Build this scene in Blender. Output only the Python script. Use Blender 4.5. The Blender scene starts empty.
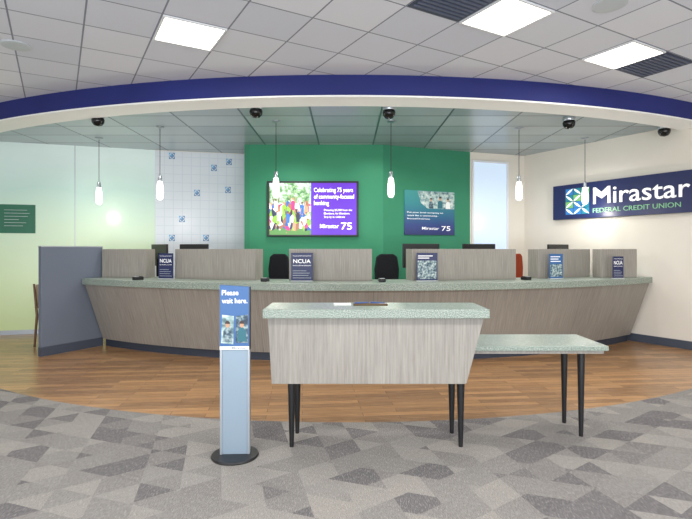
import bpy, bmesh, math, random
from mathutils import Vector, Matrix
random.seed(4)
S=bpy.context.scene; C=S.collection
S.view_settings.view_transform='Standard'
F=500.0; CX=346.0; HY=250.0; EYE=1.54
R=math.radians
def PX(px,D): return (px-CX)*D/F
def PZ(py,D): return EYE+(HY-py)*D/F
def lin(h):
    h=h.lstrip('#'); o=[]
    for i in (0,2,4):
        c=int(h[i:i+2],16)/255; o.append(c/12.92 if c<=.04045 else ((c+.055)/1.055)**2.4)
    return (*o,1)
# ---------- materials
def mat(name,col,rough=.5,metal=0,emit=0,ecol=None,spec=.5):
    m=bpy.data.materials.new(name); m.use_nodes=True; b=m.node_tree.nodes['Principled BSDF']
    b.inputs['Base Color'].default_value=lin(col); b.inputs['Roughness'].default_value=rough; b.inputs['Metallic'].default_value=metal
    b.inputs['Specular IOR Level'].default_value=spec
    if emit: b.inputs['Emission Color'].default_value=lin(ecol or col); b.inputs['Emission Strength'].default_value=emit
    return m
class NT:
    def __init__(s,m): s.t=m.node_tree; s.b=s.t.nodes['Principled BSDF']; s.n=s.t.nodes; s.l=s.t.links
    def node(s,ty,**k):
        n=s.n.new(ty)
        for a,v in k.items(): setattr(n,a,v)
        return n
    def math(s,op,a,b=None,clamp=False):
        n=s.node('ShaderNodeMath',operation=op); n.use_clamp=clamp
        for i,x in enumerate((a,b)):
            if x is None: continue
            if isinstance(x,(int,float)): n.inputs[i].default_value=x
            else: s.l.new(x,n.inputs[i])
        return n.outputs[0]
    def coord(s): return s.node('ShaderNodeTexCoord').outputs['Object']
    def dot(s,v,d):
        n=s.node('ShaderNodeVectorMath',operation='DOT_PRODUCT'); s.l.new(v,n.inputs[0]); n.inputs[1].default_value=d; return n.outputs['Value']
    def scale(s,v,sc,rz=0):
        n=s.node('ShaderNodeMapping'); s.l.new(v,n.inputs[0]); n.inputs['Scale'].default_value=sc; n.inputs['Rotation'].default_value=(0,0,rz); return n.outputs[0]
    def noise(s,v,sc,det=3,rough=.5):
        n=s.node('ShaderNodeTexNoise'); s.l.new(v,n.inputs['Vector']); n.inputs['Scale'].default_value=sc; n.inputs['Detail'].default_value=det; n.inputs['Roughness'].default_value=rough; return n.outputs['Fac']
    def ramp(s,f,stops,mode='LINEAR'):
        n=s.node('ShaderNodeValToRGB'); s.l.new(f,n.inputs[0]); e=n.color_ramp.elements; n.color_ramp.interpolation=mode
        while len(e)<len(stops): e.new(.5)
        for i,(p,c) in enumerate(stops): e[i].position=p; e[i].color=lin(c)
        return n.outputs[0]
    def mix(s,f,a,b,mode='MIX'):
        n=s.node('ShaderNodeMix',data_type='RGBA',blend_type=mode)
        for idx,x in ((0,f),(6,a),(7,b)):
            if isinstance(x,str): n.inputs[idx].default_value=lin(x)
            elif isinstance(x,(int,float)): n.inputs[idx].default_value=x
            else: s.l.new(x,n.inputs[idx])
        return n.outputs[2]
    def comb(s,*xs):
        n=s.node('ShaderNodeCombineXYZ')
        for i,x in enumerate(xs): s.l.new(x,n.inputs[i])
        return n.outputs[0]
    def white(s,v):
        n=s.node('ShaderNodeTexWhiteNoise',noise_dimensions='3D'); s.l.new(v,n.inputs['Vector']); return n.outputs['Value']
    def base(s,c): s.l.new(c,s.b.inputs['Base Color'])
    def bump(s,h,st=.2,d=.01):
        n=s.node('ShaderNodeBump'); n.inputs['Strength'].default_value=st; n.inputs['Distance'].default_value=d; s.l.new(h,n.inputs['Height']); s.l.new(n.outputs[0],s.b.inputs['Normal'])
def grid(n,co,org,ang,su,sv,lw):
    u=(math.cos(ang),math.sin(ang),0); v=(-math.sin(ang),math.cos(ang),0)
    a=n.math('ADD',n.math('DIVIDE',n.math('SUBTRACT',n.dot(co,u),u[0]*org[0]+u[1]*org[1]),su),.5)
    b=n.math('ADD',n.math('DIVIDE',n.math('SUBTRACT',n.dot(co,v),v[0]*org[0]+v[1]*org[1]),sv),.5)
    la=n.math('GREATER_THAN',n.math('ABSOLUTE',n.math('SUBTRACT',n.math('FRACT',a),.5)),.5-lw/su)
    lb=n.math('GREATER_THAN',n.math('ABSOLUTE',n.math('SUBTRACT',n.math('FRACT',b),.5)),.5-lw/sv)
    idn=n.white(n.comb(n.math('FLOOR',a),n.math('FLOOR',b),n.math('MULTIPLY',a,0)))
    return n.math('MAXIMUM',la,lb), idn
GA=R(30); L1=(-1.557,4.965); T=.61
CC=(.16,14.33)
def m_tiles():
    m=mat('acoustic tile','#e2e4ea',.95); n=NT(m); co=n.coord(); g,i=grid(n,co,L1,GA,T,T,.008)
    c=n.ramp(i,[(0,'#d8dce7'),(1,'#e9ebf2')]); c=n.mix(n.math('MULTIPLY',n.noise(co,120,2),.22),c,'#b2b8c6'); n.base(n.mix(g,c,'#868c99')); return m
def m_inner():
    m=mat('inner ceiling panel','#7f8f8c',.28); n=NT(m); co=n.coord(); g,i=grid(n,co,(0,7),R(0),1.0,.61,.014)
    c=n.ramp(i,[(0,'#8b999f'),(1,'#abb7ba')]); n.base(n.mix(g,c,'#3d4a54')); return m
def m_carpet():
    m=mat('carpet','#84817d',1,spec=.05); n=NT(m); co=n.coord(); fl=[]
    for a,s in ((14,.26),(70,.24),(127,.23)):
        fl.append(n.math('FLOOR',n.math('DIVIDE',n.dot(co,(math.cos(R(a)),math.sin(R(a)),0)),s)))
    z=n.math('MULTIPLY',fl[0],0)
    tri=n.white(n.comb(*fl)); q1=n.white(n.comb(fl[0],fl[1],z)); q2=n.white(n.comb(z,fl[1],fl[2]))
    big=n.white(n.comb(n.math('FLOOR',n.math('DIVIDE',fl[1],2)),n.math('FLOOR',n.math('DIVIDE',fl[0],2)),z))
    sel=n.math('GREATER_THAN',big,.5)
    f=n.math('ADD',n.math('MULTIPLY',q1,sel),n.math('MULTIPLY',q2,n.math('SUBTRACT',1,sel)))
    f=n.math('ADD',n.math('MULTIPLY',f,.55),n.math('MULTIPLY',tri,.45))
    c=n.ramp(f,[(0,'#6d6a6c'),(.30,'#777475'),(.34,'#8d8986'),(.58,'#93908c'),(.63,'#9f9b96'),(1,'#a7a29b')])
    st1=n.noise(n.scale(co,(70,12,1),R(20)),2.2,3,.7); st2=n.noise(n.scale(co,(70,12,1),R(-50)),2.2,3,.7)
    sel2=n.math('GREATER_THAN',tri,.5)
    st=n.math('ADD',n.math('MULTIPLY',st1,sel2),n.math('MULTIPLY',st2,n.math('SUBTRACT',1,sel2)))
    fine=n.noise(co,150,3,.75)
    c=n.mix(n.math('MULTIPLY',n.math('SUBTRACT',fine,.46,True),3,True),c,'#474547'); c=n.mix(n.math('MULTIPLY',n.math('SUBTRACT',st,.5,True),2.6,True),c,'#c6c1ba')
    n.base(c); n.bump(fine,.5,.01); return m
def m_plank():
    m=mat('plank floor','#a47b56',.28); n=NT(m); co=n.coord()
    b=n.node('ShaderNodeTexBrick'); n.l.new(n.scale(co,(1,1,1),R(-5)),b.inputs['Vector'])
    b.inputs['Color1'].default_value=lin('#b88a5b'); b.inputs['Color2'].default_value=lin('#7f5c3d'); b.inputs['Mortar'].default_value=lin('#4f3826')
    b.inputs['Scale'].default_value=1; b.inputs['Mortar Size'].default_value=.003; b.inputs['Brick Width'].default_value=.9; b.inputs['Row Height'].default_value=.10; b.offset=.37
    g=n.noise(n.scale(co,(1.4,24,1),R(-5)),3,5,.65)
    c=n.mix(n.math('MULTIPLY',n.math('SUBTRACT',g,.46,True),2.4,True),b.outputs['Color'],'#cfa97b'); c=n.mix(n.math('MULTIPLY',n.math('SUBTRACT',.46,g,True),2.2,True),c,'#5e422c'); n.base(c); return m
def m_wood(nm,a,b_,c_,arc=False):
    m=mat(nm,a,.45); n=NT(m); co=n.coord()
    if arc:
        sx=n.math('SUBTRACT',n.dot(co,(1,0,0)),CC[0]); sy=n.math('SUBTRACT',CC[1],n.dot(co,(0,1,0)))
        th=n.math('MULTIPLY',n.math('ARCTAN2',sx,sy),7.6); zz=n.dot(co,(0,0,1)); co=n.comb(th,n.math('MULTIPLY',zz,0),zz)
    g=n.noise(n.scale(co,(34,34,1.5)),1.8,6,.68); g2=n.noise(n.scale(co,(3,3,.25)),1,1)
    c=n.ramp(n.math('ADD',n.math('MULTIPLY',g,.88),n.math('MULTIPLY',g2,.12)),[(.28,a),(.5,b_),(.72,c_)]); n.base(c); return m
def m_speck():
    m=mat('speckled laminate','#93a698',.35); n=NT(m); co=n.coord()
    n.base(n.ramp(n.noise(co,130,3,.85),[(.38,'#5c6c64'),(.46,'#808f85'),(.54,'#93a095'),(.64,'#cdd1c5')])); return m
def m_fab(nm,a,b_,sc=120):
    m=mat(nm,a,.95,spec=.2); n=NT(m); co=n.coord(); f=n.noise(co,sc,3,.7); n.base(n.ramp(f,[(.35,a),(.65,b_)])); n.bump(f,.3,.004); return m
def m_wall(nm,a,b_):
    m=mat(nm,a,.7); n=NT(m); co=n.coord(); n.base(n.ramp(n.noise(co,.8,3),[(.3,a),(.7,b_)])); n.bump(n.noise(co,260,2),.05,.002); return m
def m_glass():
    m=mat('frosted green glass','#cfe2d4',.22,emit=.16); n=NT(m); co=n.coord(); z=n.math('DIVIDE',n.dot(co,(0,0,1)),3.5)  # slight emission puts backlight from the next room into the material
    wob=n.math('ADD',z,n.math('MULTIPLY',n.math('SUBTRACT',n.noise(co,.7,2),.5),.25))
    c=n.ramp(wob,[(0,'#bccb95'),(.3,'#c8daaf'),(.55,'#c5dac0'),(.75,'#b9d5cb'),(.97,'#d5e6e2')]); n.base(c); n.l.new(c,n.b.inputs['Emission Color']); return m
def m_film():
    m=mat('gridded white film','#dfe6ea',.25,emit=.08); n=NT(m); co=n.coord()  # emission puts a slight glow into the film, no lamp behind it
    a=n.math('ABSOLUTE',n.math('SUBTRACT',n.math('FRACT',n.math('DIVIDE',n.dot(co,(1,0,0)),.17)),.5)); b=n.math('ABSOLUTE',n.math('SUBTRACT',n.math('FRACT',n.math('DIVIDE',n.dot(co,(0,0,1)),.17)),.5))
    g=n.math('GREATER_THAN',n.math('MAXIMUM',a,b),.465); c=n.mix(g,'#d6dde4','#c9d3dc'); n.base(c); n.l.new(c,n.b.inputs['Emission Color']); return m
def m_poster():
    m=mat('poster blue gradient','#2a6f8a',.4); n=NT(m); co=n.coord()
    n.base(n.ramp(n.math('DIVIDE',n.dot(co,(0,0,1)),.8),[(0,'#1f2a63'),(.22,'#22397a'),(.5,'#1d6484'),(.75,'#2b8088'),(1,'#3c8f8f')])); return m
def m_crowd():
    m=mat('screen crowd picture','#8a9a8a',.4,emit=.5); n=NT(m); co=n.coord()
    v=n.node('ShaderNodeTexVoronoi'); n.l.new(n.scale(co,(17,1,9)),v.inputs['Vector']); v.inputs['Scale'].default_value=1
    idv=n.node('ShaderNodeTexWhiteNoise',noise_dimensions='3D'); n.l.new(v.outputs['Position'],idv.inputs['Vector'])
    people=n.ramp(idv.outputs['Value'],[(0,'#e9ecee'),(.18,'#2c61ad'),(.32,'#a06a4c'),(.46,'#c33b80'),(.56,'#86b93f'),(.66,'#27314e'),(.8,'#c99576'),(.92,'#d8e2e6')],'CONSTANT')
    z=n.dot(co,(0,0,1)); fol=n.ramp(n.noise(co,9,4,.7),[(.38,'#3f7a46'),(.5,'#8db27f'),(.6,'#d4e6ea')])
    wob=n.math('ADD',z,n.math('MULTIPLY',n.math('SUBTRACT',n.noise(co,9,2),.5),.25))
    c=n.mix(n.math('GREATER_THAN',wob,.62),people,fol); c=n.mix(n.math('LESS_THAN',wob,.12),c,'#5b8f4d')
    n.base(c); n.l.new(c,n.b.inputs['Emission Color']); return m
def m_print(nm,lo,mid,hi,sc):
    m=mat(nm,mid,.4); n=NT(m); co=n.coord(); n.base(n.ramp(n.noise(co,sc,3,.6),[(.36,lo),(.5,mid),(.64,hi)])); return m
M=dict(tile=m_tiles(),inner=m_inner(),carpet=m_carpet(),plank=m_plank(),crowd=m_crowd(),
 wood=m_wood('grey wood laminate','#827d76','#97928a','#aaa59c'), woodarc=m_wood('grey wood laminate curved','#827d76','#97928a','#aaa59c',True), joint=mat('panel joint','#77746f',.6), speck=m_speck(),
 part=m_fab('slate grey fabric','#636b79','#777f8c'), navyfascia=m_wall('blue fascia paint','#1a2368','#1f2a76'),
 white=m_wall('white paint','#dddcd8','#e5e3de'), cream=m_wall('cream paint','#e0dace','#e7e2d8'), green=m_wall('green paint','#2f8562','#398f69'),
 greenshade=m_wall('green paint shaded','#2c7e5c','#338666'), glass=m_glass(), film=m_film(),  # darker copy of the green: the side wall's shade put into the colour
 black=mat('black plastic','#17181b',.4), blackmetal=mat('black metal','#131416',.35,.6), base=mat('slate rubber base','#454c5a',.6),
 toe=mat('dark toe kick','#333a48',.6), chrome=mat('brushed steel','#b9bfc6',.3,.9), silver=mat('silver blue metal','#8d9fae',.4,.2), alum=mat('aluminium edge','#a7aeb5',.35,.5),
 lamp=mat('glowing opal glass','#ffffff',.3,emit=3.5,ecol='#fff6ec'), panel=mat('light diffuser','#ffffff',.5,emit=6.0,ecol='#fff8ee'), whitep=mat('white plastic','#e8eaec',.45),
 vent=mat('dark vent','#3b4257',.5), vslat=mat('vent slat','#5b6378',.5), navy=mat('navy sign board','#1e2858',.35), wtext=mat('white lettering','#ffffff',.5,emit=.2),
 gtext=mat('green lettering','#76b56a',.5,emit=.08), softgreen=mat('soft green lettering','#86c095',.5,emit=.08), lblue=mat('light blue enamel','#5aaede',.4), mblue=mat('mid blue enamel','#2f7cc4',.4),
 dblue=mat('deep teal enamel','#1b7f96',.4), markblue=mat('printed mark blue','#3f7fb5',.5),
 purple=mat('purple screen','#5520ae',.3,emit=.7), tvw=mat('screen white','#ffffff',.5,emit=.9),
 sh1=mat('screen white shirt','#f2f4f6',.4,emit=.5), sh2=mat('screen blue shirt','#2d6fc4',.4,emit=.4), sh3=mat('screen magenta shirt','#c8327e',.4,emit=.4), sh4=mat('screen lime shirt','#8fc63a',.4,emit=.4), sh5=mat('screen dark shirt','#232a44',.4,emit=.2),
 skin=mat('screen skin tone','#c98d6c',.4,emit=.35), skin2=mat('screen dark skin tone','#7d4b35',.4,emit=.3),
 signblue=mat('blue printed card','#2b5fa8',.4), headblue=mat('blue sign header','#34659f',.4), paper=mat('white paper','#eef0ef',.6), teal=mat('dark green printed card','#17694c',.4), poster=m_poster(), photo=m_print('printed photo light','#4f6f78','#9db8b6','#d2dcd6',14), photo2=m_print('printed photo dark','#1d3144','#3d5a6c','#9fb4b4',22), photo3=m_print('printed photo office','#24384c','#6f8a92','#cdd6d2',30),
 skinp=mat('printed skin tone','#c79a7c',.5), hairp=mat('printed dark hair','#3b2c26',.5), pteal=mat('printed teal shirt','#2c6a78',.5),
 bfab=m_fab('black seat fabric','#17181c','#26282d'), rfab=m_fab('rust seat fabric','#8d3a24','#a84a2d'), oak=m_wood('dark oak','#5d4430','#6e5239','#7f6145'), tanfab=m_fab('tan seat fabric','#a3937a','#b3a389'),
 sky=mat('daylight pane','#c4d6ea',.2,emit=.5), screen=mat('dark screen','#0c1016',.15), brown=mat('bronze plastic','#6b5232',.4,.3), lightgrey=mat('pale grey card','#c4cbd0',.5), ring=mat('white soffit','#fbfbf8',.7),
 dome=mat('smoked dome','#0d0f12',.08))
# ---------- mesh building
class MB:
    def __init__(s): s.bm=bmesh.new()
    def box(s,x0,x1,y0,y1,z0,z1):
        v=[s.bm.verts.new(p) for p in ((x0,y0,z0),(x1,y0,z0),(x1,y1,z0),(x0,y1,z0),(x0,y0,z1),(x1,y0,z1),(x1,y1,z1),(x0,y1,z1))]
        for f in ((3,2,1,0),(4,5,6,7),(0,1,5,4),(1,2,6,5),(2,3,7,6),(3,0,4,7)): s.bm.faces.new([v[i] for i in f])
        return s
    def prism(s,poly,y0,y1):
        a=[s.bm.verts.new((x,y0,z)) for x,z in poly]; b=[s.bm.verts.new((x,y1,z)) for x,z in poly]; n=len(poly)
        s.bm.faces.new(a); s.bm.faces.new(b[::-1])
        for i in range(n): s.bm.faces.new((a[i],b[i],b[(i+1)%n],a[(i+1)%n]))
        return s
    def tube(s,p0,p1,r0,r1=None,seg=16):
        r1=r0 if r1 is None else r1; p0=Vector(p0); p1=Vector(p1); d=(p1-p0).normalized()
        x=d.orthogonal().normalized(); y=d.cross(x); A=[];B=[]
        for i in range(seg):
            a=2*math.pi*i/seg; o=x*math.cos(a)+y*math.sin(a); A.append(s.bm.verts.new(p0+o*r0)); B.append(s.bm.verts.new(p1+o*r1))
        s.bm.faces.new(A[::-1]); s.bm.faces.new(B)
        for i in range(seg): s.bm.faces.new((A[i],A[(i+1)%seg],B[(i+1)%seg],B[i]))
        return s
    def lathe(s,prof,c=(0,0,0),seg=28):
        rings=[]
        for r,z in prof:
            r=max(r,.0004); rings.append([s.bm.verts.new((c[0]+r*math.cos(2*math.pi*i/seg),c[1]+r*math.sin(2*math.pi*i/seg),c[2]+z)) for i in range(seg)])
        for a,b in zip(rings,rings[1:]):
            for i in range(seg): s.bm.faces.new((a[i],a[(i+1)%seg],b[(i+1)%seg],b[i]))
        s.bm.faces.new(rings[0][::-1]); s.bm.faces.new(rings[-1]); return s
    def sweep(s,prof,t0,t1,cen,n=60):
        rows=[]
        for k in range(n+1):
            t=t0+(t1-t0)*k/n; rows.append([s.bm.verts.new((cen[0]+r*math.sin(t),cen[1]-r*math.cos(t),z)) for r,z in prof])
        m=len(prof)
        for a,b in zip(rows,rows[1:]):
            for i in range(m): s.bm.faces.new((a[i],a[(i+1)%m],b[(i+1)%m],b[i]))
        s.bm.faces.new(rows[0]); s.bm.faces.new(rows[-1][::-1]); return s
    def flat(s,poly,y,mi=0):
        f=s.bm.faces.new([s.bm.verts.new((x,y,z)) for x,z in poly]); f.material_index=mi; return s
    def build(s,name,m,parent=None,bevel=0,smooth=False,loc=None,rz=0):
        bmesh.ops.recalc_face_normals(s.bm,faces=s.bm.faces)
        me=bpy.data.meshes.new(name); s.bm.to_mesh(me); s.bm.free()
        for mm in (m if isinstance(m,list) else [m]): me.materials.append(mm)
        if smooth:
            for p in me.polygons: p.use_smooth=True
            try: me.set_sharp_from_angle(angle=R(40))
            except Exception: pass
        o=bpy.data.objects.new(name,me); C.objects.link(o)
        if parent: o.parent=parent
        if loc: o.location=loc
        o.rotation_euler.z=rz
        if bevel:
            b=o.modifiers.new('Bevel','BEVEL'); b.width=bevel; b.segments=2; b.limit_method='ANGLE'
        return o
def thing(name,label,cat,loc=(0,0,0),rz=0,group=None):
    o=bpy.data.objects.new(name,None); o.empty_display_size=.1; C.objects.link(o); o.location=loc; o.rotation_euler=(0,0,rz)
    o['label']=label; o['category']=cat
    if group:o['group']=group
    return o
def tag(o,label,cat,group=None):
    o['label']=label;o['category']=cat
    if group:o['group']=group
    return o
def struct(o): o['kind']='structure'; return o
def dup(root,loc,rz,label):
    r=root.copy(); C.objects.link(r); r.location=loc; r.rotation_euler=(0,0,rz); r['label']=label
    for ch in list(root.children):
        c=ch.copy(); C.objects.link(c); c.parent=r
        for g in ch.children:
            d=g.copy(); C.objects.link(d); d.parent=c
    return r
def text(lines,m,parent,y=-.004,name='lettering',bold=.012,ext=0,label=None):
    bm=bmesh.new()
    for s_,u0,u1,zb,h in lines:
        cu=bpy.data.curves.new('t','FONT'); cu.body=s_; cu.size=1; cu.offset=bold; cu.resolution_u=3
        if ext: cu.extrude=.05
        ob=bpy.data.objects.new('t',cu); C.objects.link(ob); bpy.context.view_layer.update()
        me=bpy.data.meshes.new_from_object(ob.evaluated_get(bpy.context.evaluated_depsgraph_get()))
        xs=[v.co.x for v in me.vertices]
        if xs:
            a,b=min(xs),max(xs); sx=(u1-u0)/(b-a); sz=h/.70
            for v in me.vertices: x,yy,zz=v.co; v.co=(u0+(x-a)*sx, y-(zz*ext/.05 if ext else 0), zb+yy*sz)
            bm.from_mesh(me)
        bpy.data.meshes.remove(me); bpy.data.objects.remove(ob); bpy.data.curves.remove(cu)
    me=bpy.data.meshes.new(name); bm.to_mesh(me); bm.free(); me.materials.append(m)
    o=bpy.data.objects.new(name,me); C.objects.link(o); o.parent=parent
    return o
def rect(u0,u1,v0,v1): return [(u0,v0),(u1,v0),(u1,v1),(u0,v1)]
def emblem(name,u0,u1,v0,v1,y,mats,parent,n=3,rows=4,fat=.12):
    w=(u1-u0)/n; h=(v1-v0)/rows; mb=MB(); P_=['113','213','322','132']
    for j in range(rows):
        for i in range(n):
            a,b=u0+i*w+w*.03,u0+(i+1)*w-w*.03; c,d=v0+j*h+h*.03,v0+(j+1)*h-h*.03
            mb.flat(rect(a,b,c,d),y,int(P_[(j)%4][i%3]))
            up=(i+j)%2; lens=[]
            for s in range(9):
                q=s/8; bl=fat*math.sin(math.pi*q); lens.append((q-bl,q+bl))
            for s in range(7,0,-1):
                q=s/8; bl=fat*math.sin(math.pi*q); lens.append((q+bl,q-bl))
            pts=[(a+(b-a)*max(0,min(1,p)),c+(d-c)*max(0,min(1,r if up else 1-r))) for p,r in lens]
            mb.flat(pts,y-.001,0)
    return mb.build(name,mats,parent)
def wallseg(name,A,B,z0,z1,m,th=.12):
    A=Vector(A);B=Vector(B); d=(B-A).normalized(); n=Vector((-d.y,d.x))
    mb=MB(); v=[]
    for z in (z0,z1):
        for p in (A,B,B+n*th,A+n*th): v.append(mb.bm.verts.new((p.x,p.y,z)))
    for f in ((3,2,1,0),(4,5,6,7),(0,1,5,4),(1,2,6,5),(2,3,7,6),(3,0,4,7)): mb.bm.faces.new([v[i] for i in f])
    return struct(mb.build(name,m))
def hit(A,B,px):
    k=(px-CX)/F; ax,ay=A; bx,by=B; dx,dy=bx-ax,by-ay
    t=(k*ay-ax)/(dx-k*dy); return (ax+t*dx, ay+t*dy)
def strips(name,m,flo,fhi,z,x0=-7.5,x1=7.5,n=60,th=0):
    mb=MB(); prev=None
    for k in range(n+1):
        x=x0+(x1-x0)*k/n; cur=[mb.bm.verts.new((x,flo(x),z)),mb.bm.verts.new((x,fhi(x),z))]
        if th: cur+=[mb.bm.verts.new((x,fhi(x),z+th)),mb.bm.verts.new((x,flo(x),z+th))]
        if prev:
            q=len(cur)
            for i in range(q if th else 1): mb.bm.faces.new((prev[i],cur[i],cur[(i+1)%q],prev[(i+1)%q]))
        if th and k in (0,n): mb.bm.faces.new(cur)
        prev=cur
    return struct(mb.build(name,m))
# ---------- floor and ceiling
def fy(x):
    x=min(abs(x),6.3); return 11.8-math.sqrt(7.33**2-x*x)
BACK=11.3
strips('floor',M['plank'],fy,lambda x:BACK,0); strips('floor',M['carpet'],lambda x:-5,fy,0)
FC=(0,17.7); FR=11.57; RI=11.16
def arcy(r): return lambda x: 17.7-math.sqrt(r*r-x*x)
H1=3.69; HB=3.42; H2=3.50
strips('ceiling',M['tile'],lambda x:-5,arcy(FR),H1,th=.03); strips('ceiling',M['inner'],arcy(RI-.03),lambda x:BACK,H2,th=.03)
ta=math.asin(7.5/FR)
struct(MB().sweep([(FR,HB+.02),(FR,H1),(FR-.02,H1),(FR-.02,HB+.02)],-ta,ta,FC,80).build('trim_1',M['navyfascia'],smooth=True))
struct(MB().sweep([(FR,HB),(FR,HB+.02),(RI+.02,HB+.02),(RI+.02,H2+.03),(RI,H2+.03),(RI,HB)],-ta,ta,FC,80).build('trim_2',M['ring']))
# ---------- walls
GA0=(-7.6,8.62); GA1=(-3.74,9.8); PB=(-1.95,10.2)
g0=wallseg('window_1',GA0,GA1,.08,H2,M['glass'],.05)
wallseg('trim_3',GA0,GA1,0,.08,M['alum'],.06)
wallseg('wall_back_left',GA1,PB,0,H2,M['white'])
G0=(-1.79,9.3); G1=(.69,9.3); G2=(2.48,10.0); W2=(3.71,10.4); W1=(6.6,5.583)
wallseg('wall_back',G0,G1,0,H2,M['green']); wallseg('wall_back_right',G1,G2,0,H2,M['greenshade'])
wallseg('wall_return',(-1.79,10.2),(-1.79,9.3),0,H2,M['greenshade'],-.1)
wallseg('wall_far_right',G2,W2,0,H2,M['cream'])
wallseg('wall_right',W2,W1,0,H2+.2,M['cream'])
wallseg('wall_right_front',(W1[0],W1[1]),(6.6,-5),0,H1,M['cream'])
wallseg('wall_left',(-7.55,-5),(-7.55,8.7),0,H1,M['white'])
dR=Vector((W1[0]-W2[0],W1[1]-W2[1])).normalized(); rzR=math.atan2(dR.y,dR.x); nR=Vector((math.sin(rzR),-math.cos(rzR)))
struct(MB().box(0,5.55,-.015,0,0,.13).build('baseboard_right',M['base'],loc=(W2[0],W2[1],0),rz=rzR))
dG=Vector((GA1[0]-GA0[0],GA1[1]-GA0[1])); rzG=math.atan2(dG.y,dG.x)
x,y=hit(GA0,GA1,75); struct(MB().box(-.006,.006,-.004,0,.08,H2).build('trim_4',M['alum'],loc=(x,y,0),rz=rzG))
x0,y0=hit(G2,W2,473); x1,y1=hit(G2,W2,506); d=math.dist((x0,y0),(x1,y1)); rz=math.atan2(y1-y0,x1-x0)
w=struct(MB().box(0,d,-.012,-.002,.4,3.3).build('window_2',M['sky'],loc=(x0,y0,0),rz=rz))
fm=MB(); fm.box(-.04,0,-.04,-.001,.36,3.34); fm.box(d,d+.04,-.04,-.001,.36,3.34); fm.box(0,d,-.04,-.001,3.3,3.34); fm.box(0,d,-.04,-.001,.36,.4)
fm.build('window_frame',M['whitep'],w)
# gridded film with marks on back left wall
d=math.dist(GA1,PB); rz=math.atan2(PB[1]-GA1[1],PB[0]-GA1[0])
t=thing('window_film','white gridded wall film with scattered blue patchwork marks, left of green wall','wall film',(GA1[0],GA1[1],1.0),rz)
MB().box(0,d,-.008,0,0,2.48).build('film',M['film'],t)
for px,py in ((172,156),(229,162),(214,168),(197,193),(182,219),(228,190),(206,238),(172,238)):
    x,y=hit(GA1,PB,px); u=math.dist((x,y),GA1); v=PZ(py,y)-1.0; s_=.056
    emblem('printed_mark',u-s_,u+s_,v-s_*1.15,v+s_*1.15,-.011,[M['film'],M['markblue'],M['lblue'],M['dblue']],t,2,2)
# ---------- ceiling fittings
U=(math.cos(GA)*T,math.sin(GA)*T); W=(-math.sin(GA)*T,math.cos(GA)*T)
def cell(i,j): return (L1[0]+i*U[0]+j*W[0], L1[1]+i*U[1]+j*W[1], H1)
for (i,j,lb) in ((0,0,'square lit ceiling panel at upper left, alone among the tiles'),(4,-3,'square lit ceiling panel at top edge beside a dark vent'),(7,-3,'square lit ceiling panel at upper right near the blue fascia'),(-3,-3,'square lit ceiling panel behind the viewer on the left'),(2,-7,'square lit ceiling panel behind the viewer on the right')):
    t=thing('ceiling_light',lb,'ceiling light',cell(i,j),GA)
    h=T/2-.008; MB().box(-h+.02,h-.02,-h+.02,h-.02,-.012,0).build('diffuser',M['panel'],t)
    f=MB(); f.box(-h,h,-h,-h+.02,-.018,0); f.box(-h,h,h-.02,h,-.018,0); f.box(-h,-h+.02,-h+.02,h-.02,-.018,0); f.box(h-.02,h,-h+.02,h-.02,-.018,0); f.build('frame',M['whitep'],t)
for (i,j,lb) in ((3,-3,'dark louvred ceiling vent at top edge, left of lit panel'),(8,-3,'dark louvred ceiling vent at right, beside lit panel')):
    t=thing('ceiling_vent',lb,'vent',cell(i,j),GA); h=T/2-.01
    MB().box(-h,h,-h,h,-.006,0).build('backing',M['vent'],t)
    for k in range(10): MB().box(-h+.03,h-.03,-h+.03+k*.054,-h+.055+k*.054,-.016,-.006).build('louvre',M['vslat'],t)
for px,py,lb in ((16,45,'round ceiling speaker grille at far upper left'),(610,4,'round ceiling speaker grille at upper right edge')):
    D=F*(H1-EYE)/(HY-py); o=MB().lathe([(.14,0),(.14,-.012),(.12,-.018),(.05,-.014),(.0,-.014)]).build('ceiling_speaker',M['lightgrey'],smooth=True,loc=(PX(px,D),D,H1)); tag(o,lb,'speaker')
for px,py,lb in ((98,114,'black dome camera above the leftmost pendant'),(256,105,'black dome camera left of the screen, near the soffit'),(389,106,'black dome camera above middle of the green wall'),(569,117,'black dome camera left of the wall sign'),(657,128,'black dome camera above the navy wall sign')):
    D=F*(H2-EYE)/(HY-py)
    t=thing('security_camera',lb,'camera',(PX(px,D),D if px!=657 else 7.85,H2))
    MB().lathe([(.085,.004),(.09,-.035),(.08,-.06)]).build('housing',M['chrome'],t,smooth=True)
    MB().lathe([(.08,-.06),(.090,-.09),(.082,-.13),(.055,-.165),(.0,-.18)]).build('dome',M['dome'],t,smooth=True)
# pendants
pl=['leftmost, before frosted glass','second from left, before gridded film','left of the wall screen','between wall screen and poster','second from right, before cream wall','rightmost, before navy wall sign']
first=None
for n_,(px,py) in enumerate(((99,138),(160,127),(276,121),(391,121),(519,128),(585,138))):
    D=F*(H2-EYE)/(HY-py); lb='small opal glass pendant lamp, '+pl[n_]
    if first is None:
        t=thing('pendant_lamp',lb,'pendant lamp',(PX(px,D),D,H2),0,'pendant lamps over the counter'); first=t
        MB().lathe([(.06,.002),(.06,-.012),(.02,-.03)]).build('canopy',M['chrome'],t,smooth=True)
        MB().tube((0,0,-.02),(0,0,-.80),.005,seg=8).build('cord',M['black'],t)
        MB().lathe([(.012,-.76),(.026,-.775),(.03,-.84),(.032,-.865)]).build('socket',M['chrome'],t,smooth=True)
        MB().lathe([(.030,-.86),(.040,-.89),(.048,-.97),(.052,-1.05),(.050,-1.10),(.042,-1.14),(.02,-1.16),(0,-1.163)]).build('lamp_shade',M['lamp'],t,smooth=True)
    else: dup(first,(PX(px,D),D,H2),0,lb)
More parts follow.
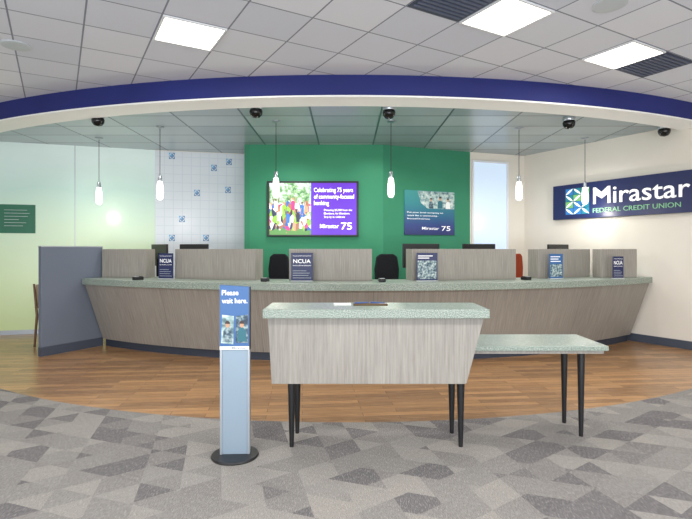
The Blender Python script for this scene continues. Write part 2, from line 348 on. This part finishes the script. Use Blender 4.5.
# ---------- teller counter
t0=R(-32.8); t1=R(38.2); CH=1.10
t=thing('teller_counter','long curved teller counter in grey wood with green speckled top','counter',(CC[0],CC[1]-7.4,0))
off=(-CC[0],-(CC[1]-7.4),0)
def swp(name,prof,m,par,a=t0,b=t1,bevel=0):
    o=MB().sweep(prof,a,b,CC,70).build(name,m,par,bevel=bevel); o.location=off; return o
swp('countertop',[(7.84,1.005),(7.84,CH),(6.85,CH),(6.85,1.05),(7.70,1.05),(7.70,1.005)],M['speck'],t,bevel=.006)
swp('front_panel',[(7.79,1.0),(7.76,1.005),(7.0,1.005),(7.0,.12),(7.5,.12)],M['woodarc'],t)
swp('toe_kick',[(7.45,0),(7.45,.12),(7.05,.12),(7.05,0)],M['toe'],t)
for a in (-21,-10,1.5,13,25):
    s=MB(); ang=R(a)
    def cp(r,da,z): return (CC[0]+r*math.sin(ang+da),CC[1]-r*math.cos(ang+da),z)
    v=[s.bm.verts.new(cp(*q)) for q in ((7.503,-.0003,.12),(7.503,.0003,.12),(7.793,.0003,1.0),(7.793,-.0003,1.0))]; s.bm.faces.new(v)
    o=s.build('panel_joint',M['joint'],t); o.location=off
swk=thing('worktop','low curved staff worktop behind the teller counter','worktop',(CC[0],CC[1]-6.5,0))
o=MB().sweep([(6.83,.73),(6.83,.77),(6.15,.77),(6.15,.73)],R(-31.5),R(37.5),CC,60).build('surface',M['woodarc'],swk); o.location=(-CC[0],-(CC[1]-6.5),0)
o=MB().sweep([(6.95,0),(6.95,.73),(6.9,.73),(6.9,0)],R(-31.5),R(37.5),CC,60).build('modesty_panel',M['woodarc'],swk); o.location=(-CC[0],-(CC[1]-6.5),0)
def onarc(px,r):
    k=(px-CX)/F; a=k*k+1; b=-2*(k*CC[0]+CC[1]); c=CC[0]**2+CC[1]**2-r*r
    D=(-b-math.sqrt(b*b-4*a*c))/(2*a); x=k*D; return (x,D,math.atan2(x-CC[0],CC[1]-D))
SC=[(102,146,7.52,.24,'leftmost, beside blue-grey partition'),(175,255,7.2,.26,'second from left, wide'),(289,372,7.2,.26,'in front of the wall screen'),(412,516,7.2,.26,'widest, below the wall poster'),(538,590,7.2,.20,'second from right'),(601,637,7.5,.22,'rightmost, narrow, against cream wall')]
for p0,p1,r,dp,lb in SC:
    a=onarc(p0,r)
    if p0==601: yb=a[1]+.08; b=(PX(p1,yb),yb)
    elif p0==102: yb=a[1]-.18; b=(PX(p1,yb),yb)
    else: b=onarc(p1,r)
    w_=math.dist(a[:2],b[:2]); rz=math.atan2(b[1]-a[1],b[0]-a[0])
    t=thing('teller_screen','grey wood privacy screen on the counter, '+lb,'privacy screen',(a[0],a[1],CH),rz,'wood screens on the counter')
    MB().box(0,w_,0,.035,0,.455).build('front_panel',M['wood'],t,bevel=.004)
    MB().box(0,.03,.035,dp,0,.455).build('side_panel',M['wood'],t,bevel=.004)
    MB().box(w_-.03,w_,.035,dp,0,.455).build('side_panel',M['wood'],t,bevel=.004)
# partition at left end
A=Vector((-4.39,7.2)); B=Vector((-3.925,8.07)); d=B-A; rz=math.atan2(d.y,d.x); Lp=d.length
t=thing('partition','blue-grey fabric partition panel at left end of the counter','partition',(A.x,A.y,0),rz)
MB().box(0,Lp,.0,.07,.13,1.585).build('panel',M['part'],t,bevel=.006); MB().box(0,Lp,-.006,.076,0,.13).build('base_strip',M['base'],t)
MB().box(-.002,Lp,-.003,.073,1.585,1.60).build('top_trim',M['alum'],t)
# ---------- counter signs
def csign(px,r,wd,ht,kind,lb,a_=None):
    x,y,a=onarc(px,r); t=thing('counter_sign',lb,'sign',(x,y,CH),a*.6 if a_ is None else a_)
    MB().box(-wd/2,wd/2,-.02,.03,0,.008).build('foot',M['whitep'],t)
    MB().box(-wd/2,wd/2,-.004,.004,.008,ht).build('card',M[kind],t)
    return t,wd,ht
for px,wd,ht,lb in ((166,.25,.39,'navy insurance notice between the two leftmost wood screens'),(302,.31,.40,'navy insurance notice before the screen under the wall display'),(618,.18,.34,'small dark notice at the right end of the counter')):
    t,w_,h=csign(px,7.32 if px!=618 else 7.74,wd,ht,'navy',lb,None if px!=618 else R(8))
    for tt in (('This credit union is federally insured by the',-w_*.42,w_*.42,h*.88,.012),('NCUA',-w_*.40,w_*.40,h*.64,.055),('National Credit Union Administration',-w_*.42,w_*.42,h*.54,.013)):
        text([tt],M['wtext'],t,-.0065,bold=.012)
    for q,e in ((.11,.42),(.2,.3),(.28,.35),(.36,.2)): MB().flat(rect(-w_*.42,w_*e,h*q,h*q+.005),-.0055).build('printed_line',M['lightgrey'],t)
t,w_,h=csign(427,7.32,.30,.40,'navy','navy picture card with pale photo before the widest wood screen')
MB().flat(rect(-.135,.135,.03,.29),-.0055).build('picture',M['photo3'],t)
for q in (rect(-.13,.08,.35,.362),rect(-.13,.03,.32,.332)): MB().flat(q,-.0055).build('printed_line',M['wtext'],t)
t,w_,h=csign(556,7.32,.24,.38,'headblue','blue leaflet card with pale photo before second wood screen from right')
MB().flat(rect(-.105,.105,.03,.22),-.0055).build('picture',M['photo3'],t)
for q in (rect(-.1,.07,.33,.342),rect(-.1,.04,.295,.307),rect(-.1,.08,.26,.272)): MB().flat(q,-.0055).build('printed_line',M['wtext'],t)
rd=None
for px,r,lb in ((138,7.70,'small black card reader before the leftmost wood screen'),(265,7.45,'small black card reader left of the screen under the display'),(382,7.45,'small black card reader between the two middle wood screens'),(526,7.4,'small black card reader right of the widest wood screen')):
    x,y,a=onarc(px,r)
    if rd is None:
        rd=thing('card_reader',lb,'card reader',(x,y,CH),a)
        MB().prism([(-.045,0),(.045,0),(.045,.05),(-.045,.05)],-.07,.07).build('body',M['black'],rd,bevel=.01)
        MB().box(-.032,.032,0,.055,.05,.054).build('display',M['screen'],rd)
        MB().box(-.032,.032,-.058,-.012,.05,.053).build('keypad',M['lightgrey'],rd)
    else: dup(rd,(x,y,CH),a,lb)
# monitors
mo=None
for px,r,lb in ((112,6.6,'black monitor behind the leftmost wood screen'),(194,6.5,'black monitor behind second wood screen from left'),(421,6.5,'black monitor behind left half of the widest screen, below the poster'),(479,6.5,'black monitor behind right half of the widest screen'),(558,6.5,'black monitor behind second wood screen from right')):
    x,y,a=onarc(px,r)
    if px==112: x,y=-3.25,8.72
    if mo is None:
        mo=thing('monitor',lb,'monitor',(x,y,.77),a)
        MB().box(-.30,.30,-.02,.02,.49,.87).build('screen_housing',M['black'],mo,bevel=.008)
        MB().box(-.28,.28,.02,.023,.51,.85).build('screen',M['screen'],mo)
        MB().tube((0,-.04,.012),(0,-.04,.66),.02).build('stand',M['blackmetal'],mo,smooth=True)
        MB().box(-.05,.05,-.05,-.02,.62,.72).build('mount',M['blackmetal'],mo)
        MB().box(-.12,.12,-.12,.08,0,.014).build('foot',M['blackmetal'],mo,bevel=.004)
    else: dup(mo,(x,y,.77),a,lb)
# teller chairs
def chair(px,r,rot,fab,lb):
    x,y,a=onarc(px,r); t=thing('office_chair',lb,'office chair',(x,y,0),a+rot)
    MB().box(-.23,.23,-.22,.22,.72,.80).build('seat',fab,t,bevel=.03)
    b=MB()
    pr=[(-.21,.92),(-.225,1.2),(-.19,1.42),(-.12,1.47),(.12,1.47),(.19,1.42),(.225,1.2),(.21,.92)]
    b.prism(pr,.22,.28); b.build('backrest',fab,t,bevel=.02)
    MB().box(-.03,.03,.20,.23,.74,1.0).build('back_support',M['blackmetal'],t)
    MB().tube((0,0,.10),(0,0,.72),.028).build('gas_column',M['chrome'],t,smooth=True)
    f=MB().lathe([(.22,.30),(.235,.31),(.235,.33),(.22,.34)]); f.build('foot_ring',M['chrome'],t,smooth=True)
    for k in range(5):
        q=2*math.pi*k/5; l=MB().tube((0,0,.10),(.27*math.cos(q),.27*math.sin(q),.075),.024,.016,10).build('base_arm',M['black'],t)
        MB().tube((.27*math.cos(q)-.015*math.sin(q),.27*math.sin(q)+.015*math.cos(q),.03),(.27*math.cos(q)+.015*math.sin(q),.27*math.sin(q)-.015*math.cos(q),.03),.03,seg=14).build('caster',M['black'],l)
    for s in (-1,1):
        MB().box(s*.27-.025,s*.27+.025,-.14,.14,.98,1.01).build('armrest',M['black'],t,bevel=.008)
        MB().box(s*.27-.015,s*.27+.015,-.02,.02,.74,.98).build('armrest_post',M['black'],t)
chair(391,5.75,R(6),M['bfab'],'black office chair in the gap between the middle wood screens')
chair(271,5.75,R(-12),M['bfab'],'black office chair left of the screen under the wall display')
chair(529,5.85,R(10),M['rfab'],'rust coloured office chair right of the widest wood screen')
# ---------- wall display
D=9.24; t=thing('television','wall-mounted display with purple slide and crowd picture on green wall','television',(PX(267,D),D,PZ(236.5,D)))
k=D/F; XO=267
def tp(px,py): return ((px-XO)*k,(236.5-py)*k)
MB().box(0,91.5*k,0,.055,0,55.5*k).build('bezel',M['black'],t,bevel=.006)
def prect(x0,y0,x1,y1): a=tp(x0,y1); b=tp(x1,y0); return rect(a[0],b[0],a[1],b[1])
MB().flat(prect(269.5,183,356.5,234.8),-.002).build('screen',M['purple'],t)
MB().flat(prect(269.5,183,311,234.8),-.003).build('picture',M['crowd'],t)
sh=['sh1','sh4','sh3','sh2','sh1','sh5','sh2']
for i,(px,py) in enumerate(((276,200),(284,203),(293,199),(302,203),(279,210),(298,211),(288,212))):
    yy=-.006-.0012*i; u,v=tp(px,py); m=M[sh[i]]; z=.85; lx=u-.045*z; rx=u+.045*z; lo=v-.24*z
    MB().flat([(u-.035*z,lo),(u+.035*z,lo),(rx,v-.07*z),(u+.018*z,v-.04*z),(u-.018*z,v-.04*z),(lx,v-.07*z)],yy).build('picture_shirt',m,t)
    hd=MB(); hd.flat([(u+.02*z*math.cos(q*.63),v+.028*z*math.sin(q*.63)) for q in range(10)],yy-.0004)
    for s in (-1,1):
        if i%3!=1: hd.flat([(u+s*.035*z,v-.07*z),(u+s*.048*z,v-.08*z),(u+s*.08*z,v+.06*z),(u+s*.066*z,v+.065*z)],yy-.0005)
    hd.build('picture_face',M['skin' if i%3 else 'skin2'],t)
def tl(s,x0,x1,y,h): return (s,(x0-XO)*k,(x1-XO)*k,(236.5-y)*k,h*k)
for tt in (tl('Celebrating 75 years',314,353,192,4.3),tl('of community-focused',314,354,198.6,4.3),tl('banking',314,329,205,4.3)): text([tt],M['tvw'],t,-.004,bold=.01)
for tt in (tl('Donating $5,000 from the',324,352,211,2.0),tl('Members, for Members.',324,350,214.4,2.0),tl('Stop by to celebrate',324,345,217.8,2.0)): text([tt],M['tvw'],t,-.004,bold=.005)
for tt in (tl('Mirastar',320,339,228,4.0),tl('75',341,352,229.5,7)): text([tt],M['tvw'],t,-.004,bold=.01)
# ---------- poster
a=hit(G1,G2,404); b=hit(G1,G2,454); rz=math.atan2(G2[1]-G1[1],G2[0]-G1[0]); w_=math.dist(a,b); z0=PZ(235,9.65); z1=PZ(191,9.65); hh=z1-z0
ou=Vector((math.sin(rz),-math.cos(rz)))*.02
t=thing('wall_poster','blue to navy printed poster with people picture on green wall, right of the display','poster',(a[0]+ou.x,a[1]+ou.y,z0),rz)
MB().box(0,w_,0,.018,0,hh).build('board',M['poster'],t)
MB().flat([(w_*.25,hh*.99),(w_*.32,hh*.72),(w_*.45,hh*.60),(w_*.995,hh*.60),(w_*.995,hh*.99)],-.002).build('picture_area',M['photo'],t)
for fx,sc,mm in ((.52,.62,'photo2'),(.70,.72,'pteal'),(.86,.64,'paper')):
    u=w_*fx; b0=hh*.605
    MB().flat([(u-.08*sc,b0),(u+.08*sc,b0),(u+.07*sc,b0+.17*sc),(u+.025,b0+.21*sc),(u-.025,b0+.21*sc),(u-.07*sc,b0+.17*sc)],-.003-.001*fx).build('picture_figure',M[mm],t)
    MB().flat([(u+.036*sc*math.cos(q*.524),b0+.26*sc+.05*sc*math.sin(q*.524)) for q in range(12)],-.0045).build('picture_face',M['skinp'],t)
    MB().flat([(u+.042*sc*math.cos(q*.52),b0+.275*sc+.05*sc*math.sin(q*.52)) for q in range(0,7)],-.005).build('picture_hair',M['hairp'],t)
for tt in (('Put your local company to',w_*.05,w_*.76,hh*.49,.026),('work for a community-',w_*.05,w_*.66,hh*.42,.026),('focused business.',w_*.05,w_*.50,hh*.35,.026),('Mirastar',w_*.34,w_*.68,hh*.12,.055),('75',w_*.73,w_*.91,hh*.10,.09)): text([tt],M['wtext'],t,-.004,bold=.005)
# ---------- big wall sign
OFS=.09
def su(px): return hit((W2[0]+nR.x*OFS,W2[1]+nR.y*OFS),(W1[0]+nR.x*OFS,W1[1]+nR.y*OFS),px)
O=su(553); s_of=lambda px: math.dist(su(px),O)
t=thing('wall_sign','long navy sign board with white lettering and patchwork emblem on cream wall','sign',(O[0],O[1],2.12),rzR)
Ls=s_of(704)
MB().box(0,Ls,.0,.088,0,.65).build('board',M['navy'],t,bevel=.006)
m0,m1=s_of(593.5),s_of(610.5); hb,ht=.245,.54; st=.046; md=(m0+m1)/2
mm=MB()
mm.prism([(m0,hb),(m0+st,hb),(m0+st,ht-.13),(md,hb+.09),(m1-st,ht-.13),(m1-st,hb),(m1,hb),(m1,ht),(m1-st*.95,ht),(md,hb+.20),(m0+st*.95,ht),(m0,ht)],-.012,0)
mm.build('lettering',M['wtext'],t)
text([('irastar',s_of(613.5),s_of(690.5),.245,.295)],M['wtext'],t,-.0,bold=.005,ext=.012)
text([('FEDERAL CREDIT UNION',s_of(593),s_of(681),.09,.08)],M['softgreen'],t,-.0,bold=0,ext=.008)
emblem('emblem',s_of(565.5),s_of(589.5),.08,.57,-.003,[M['wtext'],M['mblue'],M['gtext'],M['dblue']],t,3,4,.11)
# ---------- green notice on frosted glass
a=hit(GA0,GA1,-6); b=hit(GA0,GA1,35.5); w_=math.dist(a,b); nG=Vector((math.sin(rzG),-math.cos(rzG)))*.014; z0=PZ(233,9.0); hh=29*9/F
t=thing('notice_board','dark green notice with small white lines on frosted glass','notice',(a[0]+nG.x,a[1]+nG.y,z0),rzG)
MB().box(0,w_,0,.012,0,hh).build('board',M['teal'],t)
for i,(a_,b_) in enumerate(((.25,.80),(.25,.86),(.25,.82),(.25,.6),(.25,.78),(.25,.7))): MB().flat(rect(w_*a_,w_*b_,hh*(.80-i*.11),hh*(.812-i*.11)),-.002).build('printed_line',M['lightgrey'],t)
# ---------- standing desk
t=thing('writing_desk','standing grey wood desk with lower side shelf on black legs','desk',(.25,4.06,0)); ox,oy=-.25,-4.06
def part(mb,name,m,bev=0,sm=False):
    o=mb.build(name,m,t,bevel=bev,smooth=sm); o.location=(ox,oy,0); return o
part(MB().box(-.635,1.095,3.80,4.30,1.018,1.088),'desktop',M['speck'],.006)
part(MB().prism([(-.575,.505),(.93,.505),(1.068,1.018),(-.605,1.018)],3.86,4.25),'body',M['wood'],.003)
part(MB().box(.995,2.12,4.03,4.60,.725,.765),'lower_shelf',M['speck'],.005)
part(MB().box(1.02,2.09,4.05,4.58,.70,.725),'shelf_underlay',M['wood'])
for x,y,z in ((-.426,3.92,.505),(.899,3.92,.505),(-.41,4.21,.505),(.89,4.21,.505),(1.946,4.14,.70),(1.946,4.46,.70)):
    part(MB().tube((x,y,0),(x,y,z),.017,.031,20),'leg',M['black'],0,True)
ZT=1.088
tag(MB().box(-.14,.14,-.05,.05,0,.014).build('pen_tray',M['brown'],bevel=.004,loc=(.20,4.10,ZT)),'bronze pen tray lying on the standing desk','tray')
for i,(x,a_,lb) in enumerate(((.13,20,'left blue pen lying on the desk pen tray'),(.26,-15,'right blue pen lying on the desk pen tray'))):
    tag(MB().tube((-.06,0,.006),(.06,0,.006),.006,.004,10).build('pen',M['signblue'],loc=(x,4.10,ZT+.014),rz=R(a_)),lb,'pen')
tag(MB().box(-.07,.07,-.045,.045,0,.012).build('paper_slips',M['paper'],loc=(-.03,4.12,ZT),rz=R(4)),'small stack of white paper slips left of the pen tray','paper slips')
# ---------- queue sign
D=3.74; t=thing('queue_sign','free-standing pale metal pylon with blue wait notice on black disc base','sign stand',(PX(235,D),D,0),R(3))
MB().lathe([(0,0),(.172,0),(.176,.008),(.17,.018),(.02,.022),(0,.022)],seg=48).build('base',M['black'],t,smooth=True)
MB().box(-.092,.096,-.02,.02,.02,.80).build('post',M['silver'],t,bevel=.004)
for x in (-.099,.104): MB().box(x-.009,x+.009,-.026,.026,.02,.80).build('edge_rail',M['alum'],t,bevel=.003)
MB().prism([(-.108,.80),(.108,.80),(.108,1.265),(-.108,1.28)],-.026,.02).build('sign_panel',M['headblue'],t)
MB().prism([(.108,.80),(.116,.80),(.116,1.265),(.108,1.266)],-.026,.02).build('dark_edge',M['black'],t)
text([('Please',-.092,.030,1.205,.038)],M['wtext'],t,-.028,bold=.014)
text([('wait here.',-.092,.096,1.145,.038)],M['wtext'],t,-.028,bold=.014)
MB().flat(rect(-.108,.108,.80,.825),-.028).build('footer_band',M['paper'],t)
MB().flat([(-.098,.85),(-.008,.84),(-.003,1.05),(-.09,1.06)],-.029).build('picture',M['photo'],t)
MB().flat([(.008,.85),(.100,.85),(.100,1.06),(.012,1.05)],-.029).build('picture',M['photo2'],t)
for u,mm in ((-.05,'photo2'),(.055,'pteal')):
    MB().flat([(u-.036,.86),(u+.036,.86),(u+.030,.94),(u+.01,.965),(u-.01,.965),(u-.030,.94)],-.030).build('picture_figure',M[mm],t)
    MB().flat([(u+.016*math.cos(q*.63),.985+.022*math.sin(q*.63)) for q in range(10)],-.031).build('picture_face',M['skinp'],t)
    MB().flat([(u+.019*math.cos(q*.52),.992+.024*math.sin(q*.52)) for q in range(7)],-.0315).build('picture_hair',M['hairp'],t)
text([('Mirastar',-.02,.09,.807,.012)],M['navy'],t,-.029,bold=.005)
# ---------- guest chair behind partition
t=thing('guest_chair','oak framed guest chair by frosted glass, half hidden by partition','chair',(-4.64,8.1,0),R(75))
for x in (-.22,.22):
    MB().tube((x,-.22,0),(x,-.22,.62),.016,.02,12).build('leg',M['oak'],t,smooth=True)
    MB().tube((x,.27,0),(x,.22,.5),.016,.02,12).build('leg',M['oak'],t,smooth=True)
    MB().tube((x,.22,.5),(x,.28,1.0),.02,.016,12).build('back_post',M['oak'],t,smooth=True)
    MB().box(x-.02,x+.02,-.25,.25,.62,.645).build('armrest',M['oak'],t,bevel=.006)
MB().box(-.21,.21,-.23,.23,.42,.49).build('seat',M['tanfab'],t,bevel=.02)
MB().box(-.2,.2,.235,.275,.62,.99).build('backrest',M['tanfab'],t,bevel=.015)
# ---------- lights
def area(loc,rot,sx,sy,p,col=(1,1,1)):
    l=bpy.data.lights.new('area','AREA'); l.shape='RECTANGLE'; l.size=sx; l.size_y=sy; l.energy=p; l.color=col
    o=bpy.data.objects.new('area_lamp',l); C.objects.link(o); o.location=loc; o.rotation_euler=rot
def point(loc,p,r=.05,col=(1,1,1)):
    l=bpy.data.lights.new('pt','POINT'); l.energy=p; l.shadow_soft_size=r; l.color=col
    o=bpy.data.objects.new('lamp_light',l); C.objects.link(o); o.location=loc
area((0,-4.2,1.7),(R(90),0,0),11,3,190,(.95,.975,1))  # daylight from the front windows behind the camera
area((0,-3.6,.5),(R(132),0,0),11,1.6,420,(.92,.95,1))  # added upward lamp to brighten the ceiling, in place of ground bounce
for x in (-4.5,-1.5,1.5,4.5): area((x,1.2,3.6),(0,0,0),.6,.6,60,(1,.97,.93))  # unseen fill lamps under the ceiling, no panels modelled at them
for i,j in ((0,0),(4,-3),(7,-3)):
    c=cell(i,j); area((c[0],c[1],H1-.03),(0,0,GA),.5,.5,22,(1,.97,.93))  # lamps carrying the light of the visible ceiling panels
for o in [o for o in bpy.data.objects if o.name.startswith('pendant_lamp')]:
    point((o.location.x,o.location.y,H2-1.3),13,.06,(1,.95,.88))
for x,y,e in ((-4.2,8.0,45),(-1,8.5,90),(.5,8.7,40),(1.6,8.5,85),(3.3,8.9,65),(0,7.6,80),(3.6,7.4,65),(-2.6,7.2,55)):
    l=bpy.data.lights.new('sp','SPOT'); l.energy=e; l.spot_size=R(150); l.spot_blend=1; l.shadow_soft_size=.08; l.color=(1,.97,.93)
    o=bpy.data.objects.new('fill_spot',l); C.objects.link(o); o.location=(x,y,H2-.03)  # added fill spots under the inner ceiling, no fittings modelled
w=bpy.data.worlds.new('World'); S.world=w; w.use_nodes=True; w.node_tree.nodes['Background'].inputs[0].default_value=(.9,.95,1,1); w.node_tree.nodes['Background'].inputs[1].default_value=.7
# ---------- camera
cd=bpy.data.cameras.new('Camera'); cd.lens=36*F/692; cd.sensor_width=36; cd.shift_y=-(259.5-HY)/692; cd.clip_start=.05
co=bpy.data.objects.new('Camera',cd); C.objects.link(co); co.location=(0,0,EYE); co.rotation_euler=(R(90),0,0); S.camera=co
